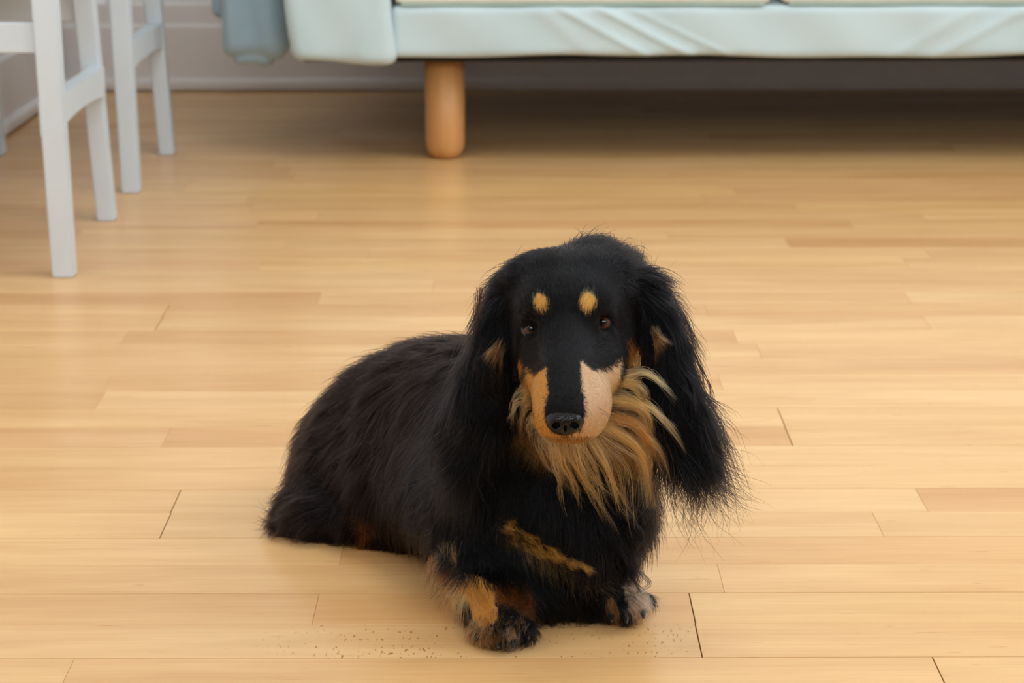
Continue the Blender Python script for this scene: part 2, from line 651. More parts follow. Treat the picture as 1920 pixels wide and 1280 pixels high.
while row <= r_last:
    y0, y1 = seam_y(row), seam_y(row + 1)
    y1 = min(y1, WALL_Y - 0.002)
    if y1 - y0 < 0.01:
        break
    if row in SEEN:
        js, tones = SEEN[row]
        xs = [float(FL(a, b)[0]) for a, b, _ in js]
        ends = [e for _, _, e in js]
        tones = list(tones)
    else:
        xs, ends, tones = [], [], []
    if not xs:
        xs = [random.uniform(-0.7, -0.1)]
        ends = [0]
        tones = [random.choice(tone_keys), random.choice(tone_keys)]
    while xs[-1] < floor_xr - 0.75:
        xs.append(xs[-1] + random.uniform(.62, .95))
        ends.append(0)
        tones.append(random.choice(tone_keys))
    bounds = [floor_xl] + [v for v in xs if floor_xl + .06 < v < floor_xr - .06] + [floor_xr]
    skip = len([v for v in xs if v <= floor_xl + .06])
    tones = tones[skip:skip + len(bounds) - 1]
    # boards are two strips wide: the even seams are open joints, the inner ones are tight
    gap_lo = 0.00045 if row % 2 == 0 else 0.00006
    gap_hi = 0.00045 if row % 2 == 1 else 0.00006
    for i in range(len(bounds) - 1):
        gl = 0.00045 if (i > 0 and any(abs(bounds[i] - v) < 1e-6 and e for v, e in zip(xs, ends))) else 0.00008
        gr = 0.00045 if (i < len(bounds) - 2 and any(abs(bounds[i + 1] - v) < 1e-6 and e for v, e in zip(xs, ends))) else 0.00008
        xa_, xb_ = bounds[i] + gl, bounds[i + 1] - gr
        cx, cy = (xa_ + xb_) / 2, (y0 + y1) / 2
        if row == 0 and i == 0:
            cx = float(FL(560, 1200)[0])
        bm = box_bm(xa_ - cx, xb_ - cx, y0 + gap_lo - cy, y1 - gap_hi - cy, -0.0075, 0.0)
        top = [e for e in bm.edges if all(v.co.z > -0.001 for v in e.verts)]
        bmesh.ops.bevel(bm, geom=top, offset=0.00025, segments=1, affect='EDGES')
        o = bpy.data.objects.new('plank', bm_mesh('plank', bm))
        o.data.materials.append(MAT['stave_worn'] if (row == 0 and i == 0) else MAT['stave'])
        COL.objects.link(o)
        o.location = (cx, cy, Z_TOP)
        o.parent = floor
        t = np.array(TONES[tones[i]]) * random.uniform(.96, 1.04) * np.array([.89, .755, .585])
        t = t * .62 + .38 * np.array(TONES['mid']) * np.array([.89, .755, .585])
        o.color = (t[0], t[1], t[2], 1)
        staves.append(o)
    row += 1

# ------------------------------------------------------------------ sofa
SY = 3.50                       # front of the sofa
sofa = empty('sofa', (0.45, 3.95, 0))
tag(sofa, 'pale mint-white fabric sofa on round beech legs against the back wall', 'sofa')


def sx_at(px, py=100, Y=SY):
    return float(P(px, py, Y)[0])


ARM0, ARM1 = sx_at(533), sx_at(733)
ARM_W = ARM1 - ARM0
Z_ARM, Z_RAIL = float(P(640, 120, SY - .02)[2]), float(P(1000, 108, SY)[2])
Z_CUSH = float(P(1000, 12, SY)[2])
SEAT_W = sx_at(1457, 5) - ARM1
SEAT_R = ARM1 + 3 * SEAT_W
C_GAP = sx_at(1457, 5)


def arm_warp(side):
    def w(X, Y, Z):
        # the arm draws in a little towards its bottom on the outer side
        t = np.clip((Z - Z_ARM) / 0.14, 0, 1)
        return X - side * 0.014 * (1 - t) ** 1.5, Y + 0.003 * np.sin(X * 60) * np.sin(Z * 25), Z + 0.004 * np.sin(X * 25 + 1)
    return w


sdf_obj('arm_rest', [rbox((ARM0, SY - .02, Z_ARM), (ARM1 - .002, SY + .84, .61), .015, warp=arm_warp(1))], .009, MAT['sofa'], sofa)
sdf_obj('arm_rest', [rbox((SEAT_R + .002, SY - .02, Z_ARM), (SEAT_R + ARM_W, SY + .84, .61), .015, warp=arm_warp(-1))], .009, MAT['sofa'], sofa)


def rail_post(v):
    # slack cover: slanting pull folds along the front face
    x, z = v[:, 0], v[:, 2]
    front = np.clip((SY + .05 - v[:, 1]) / .04, 0, 1)
    f = np.zeros(len(v))
    for c, a, w, sl in ((.155, .006, .012, .95), (.225, .008, .014, 1.0), (.285, .004, .010, 1.1), (.09, .003, .02, .6), (.72, .004, .02, -.9), (.80, .005, .018, -1.0)):
        u = (x - c) + (z - (Z_RAIL + Z_CUSH) / 2) * 1.9 * sl
        f += .6 * a * np.exp(-(u / w) ** 2)
    f += .0022 * np.sin(x * 9.0 + 1.3) + .0015 * np.sin(x * 31 + z * 40)
    v[:, 1] -= front * f
    low = np.clip((Z_RAIL + .03 - z) / .03, 0, 1)
    v[:, 2] += low * (.0025 * np.sin(x * 7 + .5) + .0012 * np.sin(x * 23))
    return v


sdf_obj('seat_base', [rbox((ARM1 + .001, SY, Z_RAIL), (SEAT_R - .001, SY + .82, Z_CUSH), .012)], .0045, MAT['sofa'], sofa, rail_post)
for (a, b) in ((ARM1 + .008, C_GAP - .010), (C_GAP + .010, C_GAP + SEAT_W - .010), (C_GAP + SEAT_W + .010, SEAT_R - .008)):
    cu = sdf_obj('seat_cushion', [rbox((a, SY + .004, Z_CUSH + .004), (b, SY + .62, Z_CUSH + .155), .007)], .006, MAT['cushion'], sofa)
    # piping cord along the lower front edge of the cushion
    sdf_obj('piping', [cone((a + .012, SY + .004, Z_CUSH + .0025), .0026, (b - .012, SY + .004, Z_CUSH + .0025), .0026)], .0016, MAT['piping'], cu)
    sdf_obj('back_cushion', [rbox((a, SY + .58, Z_CUSH + .16), (b, SY + .76, .80), .05)], .012, MAT['cushion'], sofa)
sdf_obj('back_rest', [rbox((ARM1, SY + .74, Z_RAIL), (SEAT_R, SY + .87, .74), .03)], .012, MAT['sofa'], sofa)
box('under_shade_panel', MAT['shade_panel'], sofa, ARM0 + .03, SEAT_R + ARM_W - .03, SY + .03, SY + .83, Z_ARM - .003, Z_ARM + .004)  # black panel added under the sofa to deepen the shade on the floor
LEG_R = 0.0345
lp = FL(835, 297)
prof = [(0.0, 0.0), (.012, 0.0), (.020, .0016), (.0265, .006), (.031, .0125), (.0335, .021), (.0345, .032), (.0352, Z_RAIL + .012), (0, Z_RAIL + .012)]
for lx, rear in ((float(lp[0]), -.022), (SEAT_R - .09, .022)):
    for ly, dx in ((float(lp[1]) + .01, 0), (SY + .76, rear)):
        v, f = lathe(prof, 40)
        v = v + np.array([lx + dx, ly, 0])
        link_mesh('leg', np_mesh('leg', v, f), MAT['leg_wood'], sofa)

# ------------------------------------------------------------------ throw over the sofa arm
YB0, YB1 = SY + .09, SY + .56


def bx(px, Y=YB0):
    return float(P(px, 60, Y)[0])


def bz(py, Y=YB0, px=460):
    return float(P(px, py, Y)[2])


throw_prims = [
    rbox((bx(411), YB0, bz(112)), (ARM0 - .003, YB1, .625), .028, .012),
    rbox((bx(432), YB0 + .012, bz(128)), (bx(503), YB1 - .02, .5), .014, .004),
    rbox((bx(386), YB0 + .03, bz(38)), (bx(420), YB1 - .03, .60), .015, .008),
    rbox((bx(405), YB0, .611), (ARM0 + .14, YB1, .640), .012, .02),
]


def throw_post(v):
    x, y, z = v[:, 0], v[:, 1], v[:, 2]
    v[:, 1] += .006 * np.sin(x * 95 + z * 4) * np.clip((z - .18) / .05, 0, 1)
    v[:, 0] += .005 * np.sin(y * 38 + z * 6) * np.clip((ARM0 - .02 - x) / .03, 0, 1)
    v[:, 2] += .004 * np.sin(x * 60 + y * 22) * np.clip((.3 - z) / .1, 0, 1)
    return v


tag(sdf_obj('throw_blanket', throw_prims, .0045, MAT['throw'], None, throw_post),
    'slate blue folded throw hanging over the left arm of the sofa', 'blanket')


# ------------------------------------------------------------------ chairs along the left wall
def tapered_leg(name, parent, top, bot, wt, wb, mat):
    bm = bmesh.new()
    vs_ = []
    for c, w in ((bot, wb), (top, wt)):
        for sx_, sy_ in ((-1, -1), (1, -1), (1, 1), (-1, 1)):
            vs_.append(bm.verts.new((c[0] + sx_ * w / 2, c[1] + sy_ * w / 2, c[2])))
    bm.faces.new(vs_[3::-1])
    bm.faces.new(vs_[4:])
    for i in range(4):
        j = (i + 1) % 4
        bm.faces.new((vs_[i], vs_[j], vs_[4 + j], vs_[4 + i]))
    bmesh.ops.bevel(bm, geom=bm.edges[:], offset=.002, segments=2, affect='EDGES')
    return link_mesh(name, bm_mesh(name, bm), mat, parent, smooth=False)


def arched_rail(name, parent, x0, x1, y0, y1, z0, z1, arch, mat, n=14):
    """rail along y whose underside is a shallow arch"""
    bm = bmesh.new()
    rings = []
    for i in range(n + 1):
        t = i / n
        y_ = y0 + (y1 - y0) * t
        zl = z0 + arch * (1 - (2 * t - 1) ** 2)
        rings.append([bm.verts.new(c) for c in ((x0, y_, zl), (x1, y_, zl), (x1, y_, z1), (x0, y_, z1))])
    for a, b in zip(rings, rings[1:]):
        for i in range(4):
            j = (i + 1) % 4
            bm.faces.new((a[i], b[i], b[j], a[j]))
    bm.faces.new(rings[0])
    bm.faces.new(rings[-1][::-1])
    bmesh.ops.recalc_face_normals(bm, faces=bm.faces[:])
    return link_mesh(name, bm_mesh(name, bm), mat, parent, smooth=False)


def chair(near_px, far_px, label):
    a, b = FL(*near_px), FL(*far_px)
    ya_, yb_ = float(a[1]) + .016, float(b[1]) + .014
    xa_, xb_ = float(a[0]), float(b[0])
    xr = -0.925
    t = empty('chair', ((xa_ + xr) / 2, (ya_ + yb_) / 2, 0))
    tag(t, label, 'chair', 'white chairs along the left wall')
    W = MAT['white_wood']
    ztop = .435
    tapered_leg('leg', t, (xa_ - .004, ya_, ztop), (xa_, ya_, 0), .032, .0285, W)
    tapered_leg('leg', t, (xb_ - .020, yb_ - .004, ztop), (xb_, yb_, 0), .031, .0265, W)
    tapered_leg('leg', t, (xr - .018, ya_, .86), (xr, ya_, 0), .032, .031, W)
    tapered_leg('leg', t, (xr - .018, yb_, .86), (xr, yb_, 0), .032, .031, W)
    xm = (xa_ + xb_) / 2
    # front rail low, side rails higher
    arched_rail('stretcher', t, xm - .018, xm + .004, ya_ + .01, yb_ - .01, .190, .236, .010, W)
    for y_, dz in ((ya_, 0), (yb_, 0)):
        box('side_rail', W, t, xr, xm - .012, y_ - .009, y_ + .009, .303 + dz, .343 + dz, .002)
    box('apron', W, t, xr, xm - .010, ya_ - .010, ya_ + .010, .385, .435, .002)
    box('apron', W, t, xr, xm - .010, yb_ - .010, yb_ + .010, .385, .435, .002)
    box('apron', W, t, xm - .028, xm - .006, ya_, yb_, .385, .435, .002)
    box('seat', W, t, xr - .012, xm + .022, ya_ - .022, yb_ + .022, .435, .455, .006)
    box('top_rail', W, t, xr - .030, xr - .008, ya_ - .016, yb_ + .016, .80, .87, .006)
    for k in range(3):
        y_ = ya_ + (yb_ - ya_) * (k + 1) / 4
        box('back_slat', W, t, xr - .022, xr - .010, y_ - .02, y_ + .02, .455, .80, .003)
    return t


chair((117, 522), (198, 415), 'white painted wooden chair nearest the camera, cut off by the left edge')
chair((244, 363), (312, 291), 'white painted wooden chair closer to the sofa, behind the nearer chair')


# ------------------------------------------------------------------ dog
def PR(px, py, Y, rpx):
    p = P(px, py, Y)
    return p, rpx / PXM(p)


def S(px, py, Y, rpx, k=0.03):
    p, r = PR(px, py, Y, rpx)
    return sph(p, r, k)


def C(a, b, k=0.02):
    (pa, ra), (pb, rb) = PR(*a), PR(*b)
    return cone(pa, ra, pb, rb, k)


CAXES = np.array([RIGHT, UP, FWD])


def E(px, py, Y, rx, ry, rz_m, k=0.012, ang=0.0, sub=False):
    """ellipsoid with pixel radii across the view and a depth radius in metres"""
    p = P(px, py, Y)
    q = PXM(p)
    a = math.radians(ang)
    ax = np.array([RIGHT * math.cos(a) + UP * math.sin(a), UP * math.cos(a) - RIGHT * math.sin(a), FWD])
    return ell(p, (rx / q, ry / q, rz_m), ax, k, sub)


prims = [
    # trunk, rump to chest
    S(672, 862, 1.800, 100, .03), S(724, 812, 1.790, 110, .04), S(778, 784, 1.765, 117, .04), S(840, 768, 1.725, 118, .04),
    S(910, 780, 1.680, 122, .04), S(980, 810, 1.630, 128, .04), S(1040, 880, 1.580, 118, .04),
    S(690, 900, 1.760, 98, .04), S(775, 905, 1.710, 112, .04), S(870, 912, 1.650, 116, .04), S(960, 925, 1.600, 110, .04),
    # hind leg and foot
    C((652, 905, 1.755, 78), (584, 946, 1.735, 46), .03), C((605, 966, 1.715, 42), (546, 974, 1.725, 26), .02),
    C((680, 975, 1.705, 42), (760, 1005, 1.690, 30), .02),
    # chest and shoulders
    S(1060, 960, 1.560, 112, .04), S(1122, 930, 1.570, 68, .04), S(1070, 1030, 1.550, 88, .03), S(905, 915, 1.610, 92, .04),
    # foreleg on the left of the picture
    C((895, 945, 1.585, 76), (884, 1035, 1.560, 54), .03), C((886, 1040, 1.555, 46), (917, 1120, 1.515, 40), .02),
    C((912, 1115, 1.515, 42), (936, 1165, 1.497, 47), .015),
    E(940, 1178, 1.490, 56, 30, .026, .012),
    # toes
    S(896, 1184, 1.484, 19, .006), S(921, 1190, 1.472, 20, .006), S(955, 1192, 1.470, 20, .006), S(985, 1180, 1.479, 18, .006),
    S(1005, 1085, 1.545, 52, .03), S(1010, 1120, 1.530, 34, .02),
    # foreleg on the right
    C((1108, 980, 1.565, 62), (1112, 1080, 1.550, 48), .03), C((1050, 1095, 1.540, 50), (1150, 1128, 1.535, 38), .02),
    E(1170, 1130, 1.532, 46, 30, .024, .012),
    S(1146, 1146, 1.520, 16, .006), S(1172, 1150, 1.514, 17, .006), S(1200, 1140, 1.517, 17, .006), S(1214, 1126, 1.528, 13, .006),
    # neck
    C((1060, 870, 1.585, 108), (1085, 640, 1.585, 88), .03), S(1125, 800, 1.555, 80, .03), S(1020, 790, 1.550, 60, .03), S(1140, 700, 1.575, 76, .03), S(1010, 700, 1.575, 70, .03),
    # skull
    E(1072, 565, 1.545, 104, 98, .048, .02), E(1130, 508, 1.580, 58, 40, .025, .03), E(1014, 540, 1.535, 46, 56, .03, .02), E(1136, 538, 1.535, 52, 58, .03, .02),
    # cheeks
    S(1012, 645, 1.520, 44, .02), S(1142, 640, 1.520, 46, .02),
    # brow ridges
    E(1014, 583, 1.492, 28, 28, .010, .022), E(1106, 580, 1.492, 30, 28, .010, .022),
    # muzzle
    C((1072, 640, 1.510, 80), (1071, 745, 1.445, 63), .025), C((1070, 745, 1.445, 60), (1068, 772, 1.427, 51), .012),
    C((1060, 590, 1.492, 34), (1059, 765, 1.414, 32), .022), E(1060, 572, 1.508, 62, 52, .022, .03),
    S(1122, 690, 1.488, 42, .02), S(1016, 694, 1.486, 34, .02),
    E(1104, 762, 1.446, 33, 46, .022, .014), E(1033, 762, 1.446, 25, 44, .022, .014), E(1066, 796, 1.437, 52, 30, .020, .01),
    # ears
    E(1198, 552, 1.540, 36, 42, .014, .015), E(1228, 612, 1.530, 38, 66, .010, .01, 14), E(1250, 690, 1.520, 42, 84, .009, .01, 12),
    E(1276, 785, 1.515, 46, 72, .008, .01, 16),
    E(958, 566, 1.540, 30, 42, .014, .015), E(992, 534, 1.542, 30, 38, .022, .015), E(936, 622, 1.530, 34, 62, .010, .01, -10), E(914, 700, 1.530, 44, 80, .009, .01, -8),
    E(893, 785, 1.535, 46, 74, .008, .01, -16),
    # eye sockets
    E(995, 617, 1.480, 19, 16, .008, .005, 0, True), E(1131, 605, 1.482, 18, 15, .007, .004, 0, True),
]
prims = [p for p in prims]
field = Field(prims, 0.0022)
# keep the underside on the floor
zs = field.lo[2] + field.res * np.arange(field.n[2])
field.g = np.maximum(field.g, (0.0015 - zs)[None, None, :].astype(np.float32))
dv, dq = field.mesh()
dog = empty('dog', (0.02, 1.55, 0))
tag(dog, 'black and tan long-haired dachshund sitting on the wooden floor facing forward', 'dog')


def in_poly(x, y, poly):
    res = np.zeros(x.shape, bool)
    n = len(poly)
    for i in range(n):
        x0, y0 = poly[i]
        x1, y1 = poly[(i + 1) % n]
        c = ((y0 > y) != (y1 > y)) & (x < (x1 - x0) * (y - y0) / (y1 - y0 + 1e-9) + x0)
        res ^= c
    return res


BLACK = np.array([.0050, .0045, .0052])
BROWN = np.array([.014, .0085, .0070])
MUZ = np.array(lin(206, 140, 66))
MUZ_P = np.array(lin(212, 170, 132))
TAN = np.array(lin(206, 150, 78))
RUFF = np.array(lin(140, 96, 54))
ORANGE = np.array(lin(176, 104, 44))
LEGT = np.array(lin(202, 142, 76))
EARTAN = np.array(lin(150, 104, 62))
PALE = np.array(lin(190, 160, 136))
MUZZLE_POLY = [(1088, 676), (1110, 694), (1140, 690), (1168, 668), (1160, 720), (1148, 770), (1144, 805), (1112, 836), (1060, 846),
               (1015, 834), (998, 790), (998, 750), (982, 684), (1004, 700), (1024, 690), (1028, 740), (1021, 775), (1032, 806), (1060, 818),
               (1090, 804), (1097, 770), (1092, 730)]
RUFF_POLY = [(966, 712), (990, 700), (1010, 800), (1140, 780), (1158, 708), (1200, 714), (1232, 780), (1212, 835), (1160, 845), (1110, 862),
             (1060, 860), (1020, 846), (972, 790)]


def dist_line(x, y, pts):
    best = np.full(x.shape, 1e9)
    for (x0, y0, w0), (x1, y1, w1) in zip(pts, pts[1:]):
        dx, dy = x1 - x0, y1 - y0
        t = np.clip(((x - x0) * dx + (y - y0) * dy) / (dx * dx + dy * dy), 0, 1)
        d = np.hypot(x - x0 - t * dx, y - y0 - t * dy) / (w0 + (w1 - w0) * t)
        best = np.minimum(best, d)
    return best


def vnoise(p, f, seed):
    r = np.random.default_rng(seed)
    out = np.zeros((len(p), 3))
    for o in range(4):
        for j in range(3):
            k = r.normal(size=3)
            k = k / np.linalg.norm(k) * f * (1 + .6 * o)
            out[:, j] += np.sin(p @ k + r.uniform(0, 6.28)) / (1 + .5 * o)
    return out * .5


def coat_color(p, jit=None, rs=None):
    """colour of the coat at points on the dog (markings are where they sit on its body)"""
    r = rs or np.random.default_rng(5)
    x, y = project(p)
    if jit is not None:
        x = x + r.normal(size=len(p)) * jit
        y = y + r.normal(size=len(p)) * jit
    Yw = p[:, 1]
    c = np.tile(BLACK, (len(p), 1))
    low = np.clip((Yw - 1.60) / .06, 0, 1)[:, None]
    c = c * (1 - .55 * low) + BROWN * .55 * low

    def put(m, col, mixv=1.0):
        c[m] = c[m] * (1 - mixv) + col * mixv
    # throat ruff
    put(in_poly(x, y, RUFF_POLY) & (Yw > 1.462) & (Yw < 1.60), RUFF)
    # muzzle
    mz = in_poly(x, y, MUZZLE_POLY) & (Yw < 1.505)
    t = np.clip((x - 1040) / 60, 0, 1)[:, None]
    mc = MUZ * (1 - t) + MUZ_P * t
    c[mz] = mc[mz]
    # under the jaw
    put((y > 818) & (y < 900) & (x > 1000) & (x < 1150) & (Yw < 1.50), RUFF)
    # brow spots
    for ex, ey, rx, ry, a in ((1014, 571, 14, 20, -.2), (1102, 569, 16, 21, .15)):
        dx, dy = x - ex, y - ey
        u, v_ = dx * math.cos(a) + dy * math.sin(a), -dx * math.sin(a) + dy * math.cos(a)
        put((u / rx) ** 2 + (v_ / ry) ** 2 < 1, TAN)
    # cheek spots
    put((((x - 1188) / 15) ** 2 + ((y - 662) / 32) ** 2 < 1) & (Yw < 1.6), ORANGE)
    put((((x - 972) / 9) ** 2 + ((y - 686) / 18) ** 2 < 1) & (Yw < 1.6), ORANGE, .8)
    # chest stripe, forelegs, hind leg
    put((dist_line(x, y, [(940, 974, 8), (980, 1012, 13), (1050, 1044, 8), (1105, 1064, 6)]) < 1) & (Yw < 1.66), LEGT, .8)
    put((dist_line(x, y, [(930, 1110, 20), (975, 1112, 24), (985, 1140, 16)]) < 1) & (Yw < 1.56), ORANGE, .28)
    put((dist_line(x, y, [(822, 1030, 20), (835, 1065, 28), (850, 1085, 28)]) < 1) & (Yw < 1.62), EARTAN, .75)
    put((dist_line(x, y, [(852, 1088, 22), (900, 1108, 24), (908, 1150, 24)]) < 1) & (Yw < 1.62), LEGT)
    put((dist_line(x, y, [(885, 1185, 24), (930, 1195, 14)]) < 1) & (Yw < 1.56), EARTAN, .55)
    put((dist_line(x, y, [(955, 1185, 11), (965, 1200, 12)]) < 1) & (Yw < 1.56), PALE, .5)
    put((dist_line(x, y, [(1185, 1100, 16), (1204, 1140, 24)]) < 1) & (Yw < 1.62) & (x > 1165), PALE, .85)
    put((dist_line(x, y, [(1146, 1130, 10), (1150, 1155, 12)]) < 1) & (Yw < 1.62), EARTAN, .6)
    put((((x - 690) / 15) ** 2 + ((y - 985) / 24) ** 2 < 1) & (Yw < 1.72) & (p[:, 2] > .012), ORANGE, .32)
    return c


# skin under the coat
skin, nt, b = new_mat('dog_skin')
at = N(nt, 'ShaderNodeAttribute', attribute_name='coat')
sn = N(nt, 'ShaderNodeTexNoise')
sn.inputs['Scale'].default_value = 400.0
smx = N(nt, 'ShaderNodeMix', data_type='RGBA', blend_type='MULTIPLY')
smx.inputs[0].default_value = 0.3
nt.links.new(at.outputs['Color'], smx.inputs[6])
nt.links.new(sn.outputs['Color'], smx.inputs[7])
nt.links.new(smx.outputs[2], b.inputs['Base Color'])
b.inputs['Roughness'].default_value = 0.75
b.inputs['Specular IOR Level'].default_value = 0.15
me = np_mesh('body', dv, dq)
ca = me.attributes.new('coat', 'FLOAT_COLOR', 'POINT')
cc = np.ones((len(dv), 4), np.float32)
cc[:, :3] = coat_color(dv) * .8
ca.data.foreach_set('color', cc.ravel())
link_mesh('body', me, skin, dog)

# ---- hair
hair_mat, nt, b = new_mat('coat_hair')
nt.nodes.remove(b)
hb = N(nt, 'ShaderNodeBsdfHairPrincipled')
hb.parametrization = 'COLOR'
at = N(nt, 'ShaderNodeAttribute', attribute_name='coat')
nt.links.new(at.outputs['Color'], hb.inputs['Color'])
hb.inputs['Roughness'].default_value = 0.28
hb.inputs['Radial Roughness'].default_value = 0.45
hb.inputs['Random Roughness'].default_value = 0.2
hb.inputs['IOR'].default_value = 1.2
nt.links.new(hb.outputs['BSDF'], nt.nodes['Material Output'].inputs['Surface'])


def hair_obj(name, pts, rad, col, parent, label=None, kind='stuff'):
    """pts (n,k,3) strands"""
    n, k, _ = pts.shape
    hc = bpy.data.hair_curves.new(name)
    hc.add_curves([k] * n)
    pos = hc.attributes.get('position') or hc.attributes.new('position', 'FLOAT_VECTOR', 'POINT')
    pos.data.foreach_set('vector', pts.astype(np.float32).ravel())
    ra = hc.attributes.get('radius') or hc.attributes.new('radius', 'FLOAT', 'POINT')
    ra.data.foreach_set('value', rad.astype(np.float32).ravel())
    ca = hc.attributes.new('coat', 'FLOAT_COLOR', 'CURVE')
    c4 = np.ones((n, 4), np.float32)
    c4[:, :3] = col
    ca.data.foreach_set('color', c4.ravel())
    hc.materials.append(hair_mat)
    o = bpy.data.objects.new(name, hc)
    COL.objects.link(o)
    o.parent = parent
    o.matrix_parent_inverse = Matrix.Translation(-Vector(parent.location))
    if label: o['label'] = label
    if kind: o['kind'] = kind
    return o


# triangles, normals, areas
tri = np.concatenate([dq[:, [0, 1, 2]], dq[:, [0, 2, 3]]])
ta, tb, tcc = dv[tri[:, 0]], dv[tri[:, 1]], dv[tri[:, 2]]
fn = np.cross(tb - ta, tcc - ta)
farea = np.linalg.norm(fn, axis=1) / 2
vn = np.zeros_like(dv)
for i in range(3):
    np.add.at(vn, tri[:, i], fn)
vn /= np.linalg.norm(vn, axis=1)[:, None] + 1e-12
fc = (ta + tb + tcc) / 3

# combing guides: pixel x, y, depth Y, length (m), direction (right, down, away), lift, waviness
G = [
    # trunk: lies back and down, towards the rump
    (600, 770, 1.78, .024, (-.8, .5, .3), .30, .2), (680, 690, 1.78, .022, (-.8, -.1, .5), .35, .2), (760, 660, 1.76, .022, (-.8, -.2, .5), .35, .2),
    (850, 645, 1.72, .022, (-.8, -.1, .5), .35, .2), (700, 820, 1.72, .026, (-.8, .6, .1), .25, .3), (800, 800, 1.65, .028, (-.7, .7, .1), .22, .3),
    (560, 880, 1.78, .024, (-.7, .7, .2), .30, .2), (640, 950, 1.70, .024, (-.7, .7, 0), .25, .3), (530, 960, 1.72, .018, (-.9, .3, 0), .3, .3),
    (600, 1010, 1.69, .020, (-.7, .5, 0), .15, .3), (720, 1010, 1.68, .020, (-.5, .7, 0), .15, .3), (780, 940, 1.64, .028, (-.6, .8, 0), .2, .3),
    (860, 900, 1.57, .030, (-.4, 1, 0), .18, .4), (760, 1020, 1.66, .020, (-.4, .8, 0), .2, .3),
    # chest
    (960, 900, 1.53, .030, (-.15, 1, 0), .15, .5), (1060, 930, 1.50, .032, (.1, 1, 0), .18, .6), (1150, 960, 1.52, .030, (.25, 1, 0), .2, .6),
    (1205, 930, 1.55, .028, (.45, .9, 0), .3, .6), (1170, 1010, 1.53, .026, (.4, 1, 0), .25, .8), (1060, 1040, 1.50, .030, (.2, 1, 0), .15, .6),
    (960, 1000, 1.54, .015, (.6, .7, 0), .15, .4), (1040, 1050, 1.51, .018, (.5, .8, 0), .15, .4), (1120, 1070, 1.51, .024, (.4, .9, 0), .2, .8),
    # forelegs and paws
    (860, 1000, 1.53, .024, (-.2, 1, 0), .18, .3), (830, 1060, 1.53, .026, (-.45, .9, 0), .3, .4), (850, 1110, 1.53, .022, (-.3, 1, .2), .25, .4),
    (920, 1080, 1.50, .014, (.3, 1, -.2), .15, .3), (930, 1140, 1.47, .010, (.1, 1, -.3), .12, .2), (900, 1180, 1.47, .008, (0, 1, -.2), .15, .2),
    (960, 1180, 1.46, .008, (0, 1, -.2), .15, .2), (1060, 1110, 1.50, .018, (.3, .9, 0), .15, .3), (1180, 1100, 1.52, .014, (.5, .7, 0), .2, .3),
    (1170, 1145, 1.51, .008, (.1, 1, -.1), .15, .2), (1210, 1135, 1.52, .008, (.4, 1, 0), .15, .2), (990, 1140, 1.48, .010, (.3, .9, 0), .15, .2),
    # neck behind the head
    (1130, 460, 1.58, .020, (.2, -.6, .6), .55, .3), (1180, 480, 1.57, .020, (.6, -.5, .5), .5, .4), (1040, 700, 1.60, .02, (0, .8, .3), .2, .3),
    # skull and face, short
    (1074, 470, 1.52, .009, (0, -.8, .6), .22, .1), (1020, 480, 1.52, .011, (-.4, -.8, .5), .25, .1), (1074, 530, 1.49, .006, (0, -1, .2), .14, .05),
    (1010, 530, 1.49, .006, (-.5, -.9, .2), .14, .05), (1140, 530, 1.49, .006, (.5, -.9, .2), .14, .05), (1014, 572, 1.475, .006, (-.2, -1, 0), .3, .05),
    (1102, 570, 1.475, .006, (.2, -1, 0), .3, .05), (1060, 620, 1.455, .0035, (0, -1, .3), .10, 0), (1060, 700, 1.43, .0025, (0, -1, .3), .08, 0),
    (1130, 660, 1.48, .005, (.5, .5, .5), .14, 0), (1000, 660, 1.48, .005, (-.5, .5, .5), .14, 0), (1115, 720, 1.44, .0035, (.5, .6, .4), .10, 0),
    (1018, 730, 1.44, .0035, (-.5, .6, .4), .10, 0), (1120, 790, 1.43, .004, (.3, .8, .4), .14, 0), (1030, 800, 1.43, .004, (-.3, .8, .4), .14, 0),
    (1066, 822, 1.43, .005, (0, .9, .4), .15, 0), (1185, 640, 1.52, .010, (.3, .9, .3), .2, .1), (972, 650, 1.52, .009, (-.3, .9, .3), .2, .1),
    (970, 580, 1.50, .007, (-.4, .8, .3), .15, 0), (1172, 580, 1.50, .007, (.4, .8, .3), .15, 0),
    # throat
    (1010, 780, 1.50, .018, (-.6, .8, 0), .2, .3), (1180, 770, 1.51, .024, (.8, .5, 0), .25, .4), (1150, 840, 1.49, .030, (.5, .9, 0), .2, .4),
    (1060, 860, 1.48, .028, (.1, 1, 0), .2, .5),
    # ears: fluff at the set, long fringe hanging below
    (1205, 505, 1.53, .016, (.7, -.2, .2), .45, .4), (1240, 560, 1.53, .018, (.6, .8, 0), .35, .4), (1268, 610, 1.52, .020, (.4, 1, 0), .2, .5),
    (1240, 600, 1.51, .020, (.2, 1, 0), .12, .3), (1290, 690, 1.51, .026, (.35, 1, 0), .15, .6), (1250, 680, 1.50, .030, (.15, 1, 0), .1, .4),
    (1318, 770, 1.51, .032, (.3, 1, 0), .14, .7), (1270, 780, 1.50, .040, (.2, 1, 0), .08, .6), (1290, 840, 1.51, .036, (.3, 1, 0), .08, .8),
    (955, 505, 1.53, .013, (-.7, -.2, .2), .45, .4), (918, 575, 1.53, .018, (-.6, .7, 0), .35, .4), (890, 600, 1.52, .022, (-.45, 1, 0), .2, .4),
    (925, 620, 1.51, .020, (-.1, 1, 0), .1, .3), (880, 690, 1.52, .030, (-.35, 1, 0), .15, .5), (925, 700, 1.51, .028, (-.1, 1, 0), .08, .4),
    (860, 780, 1.52, .036, (-.4, 1, 0), .12, .5), (910, 790, 1.51, .036, (-.25, 1, 0), .06, .5), (870, 840, 1.52, .034, (-.35, 1, 0), .06, .6),
]
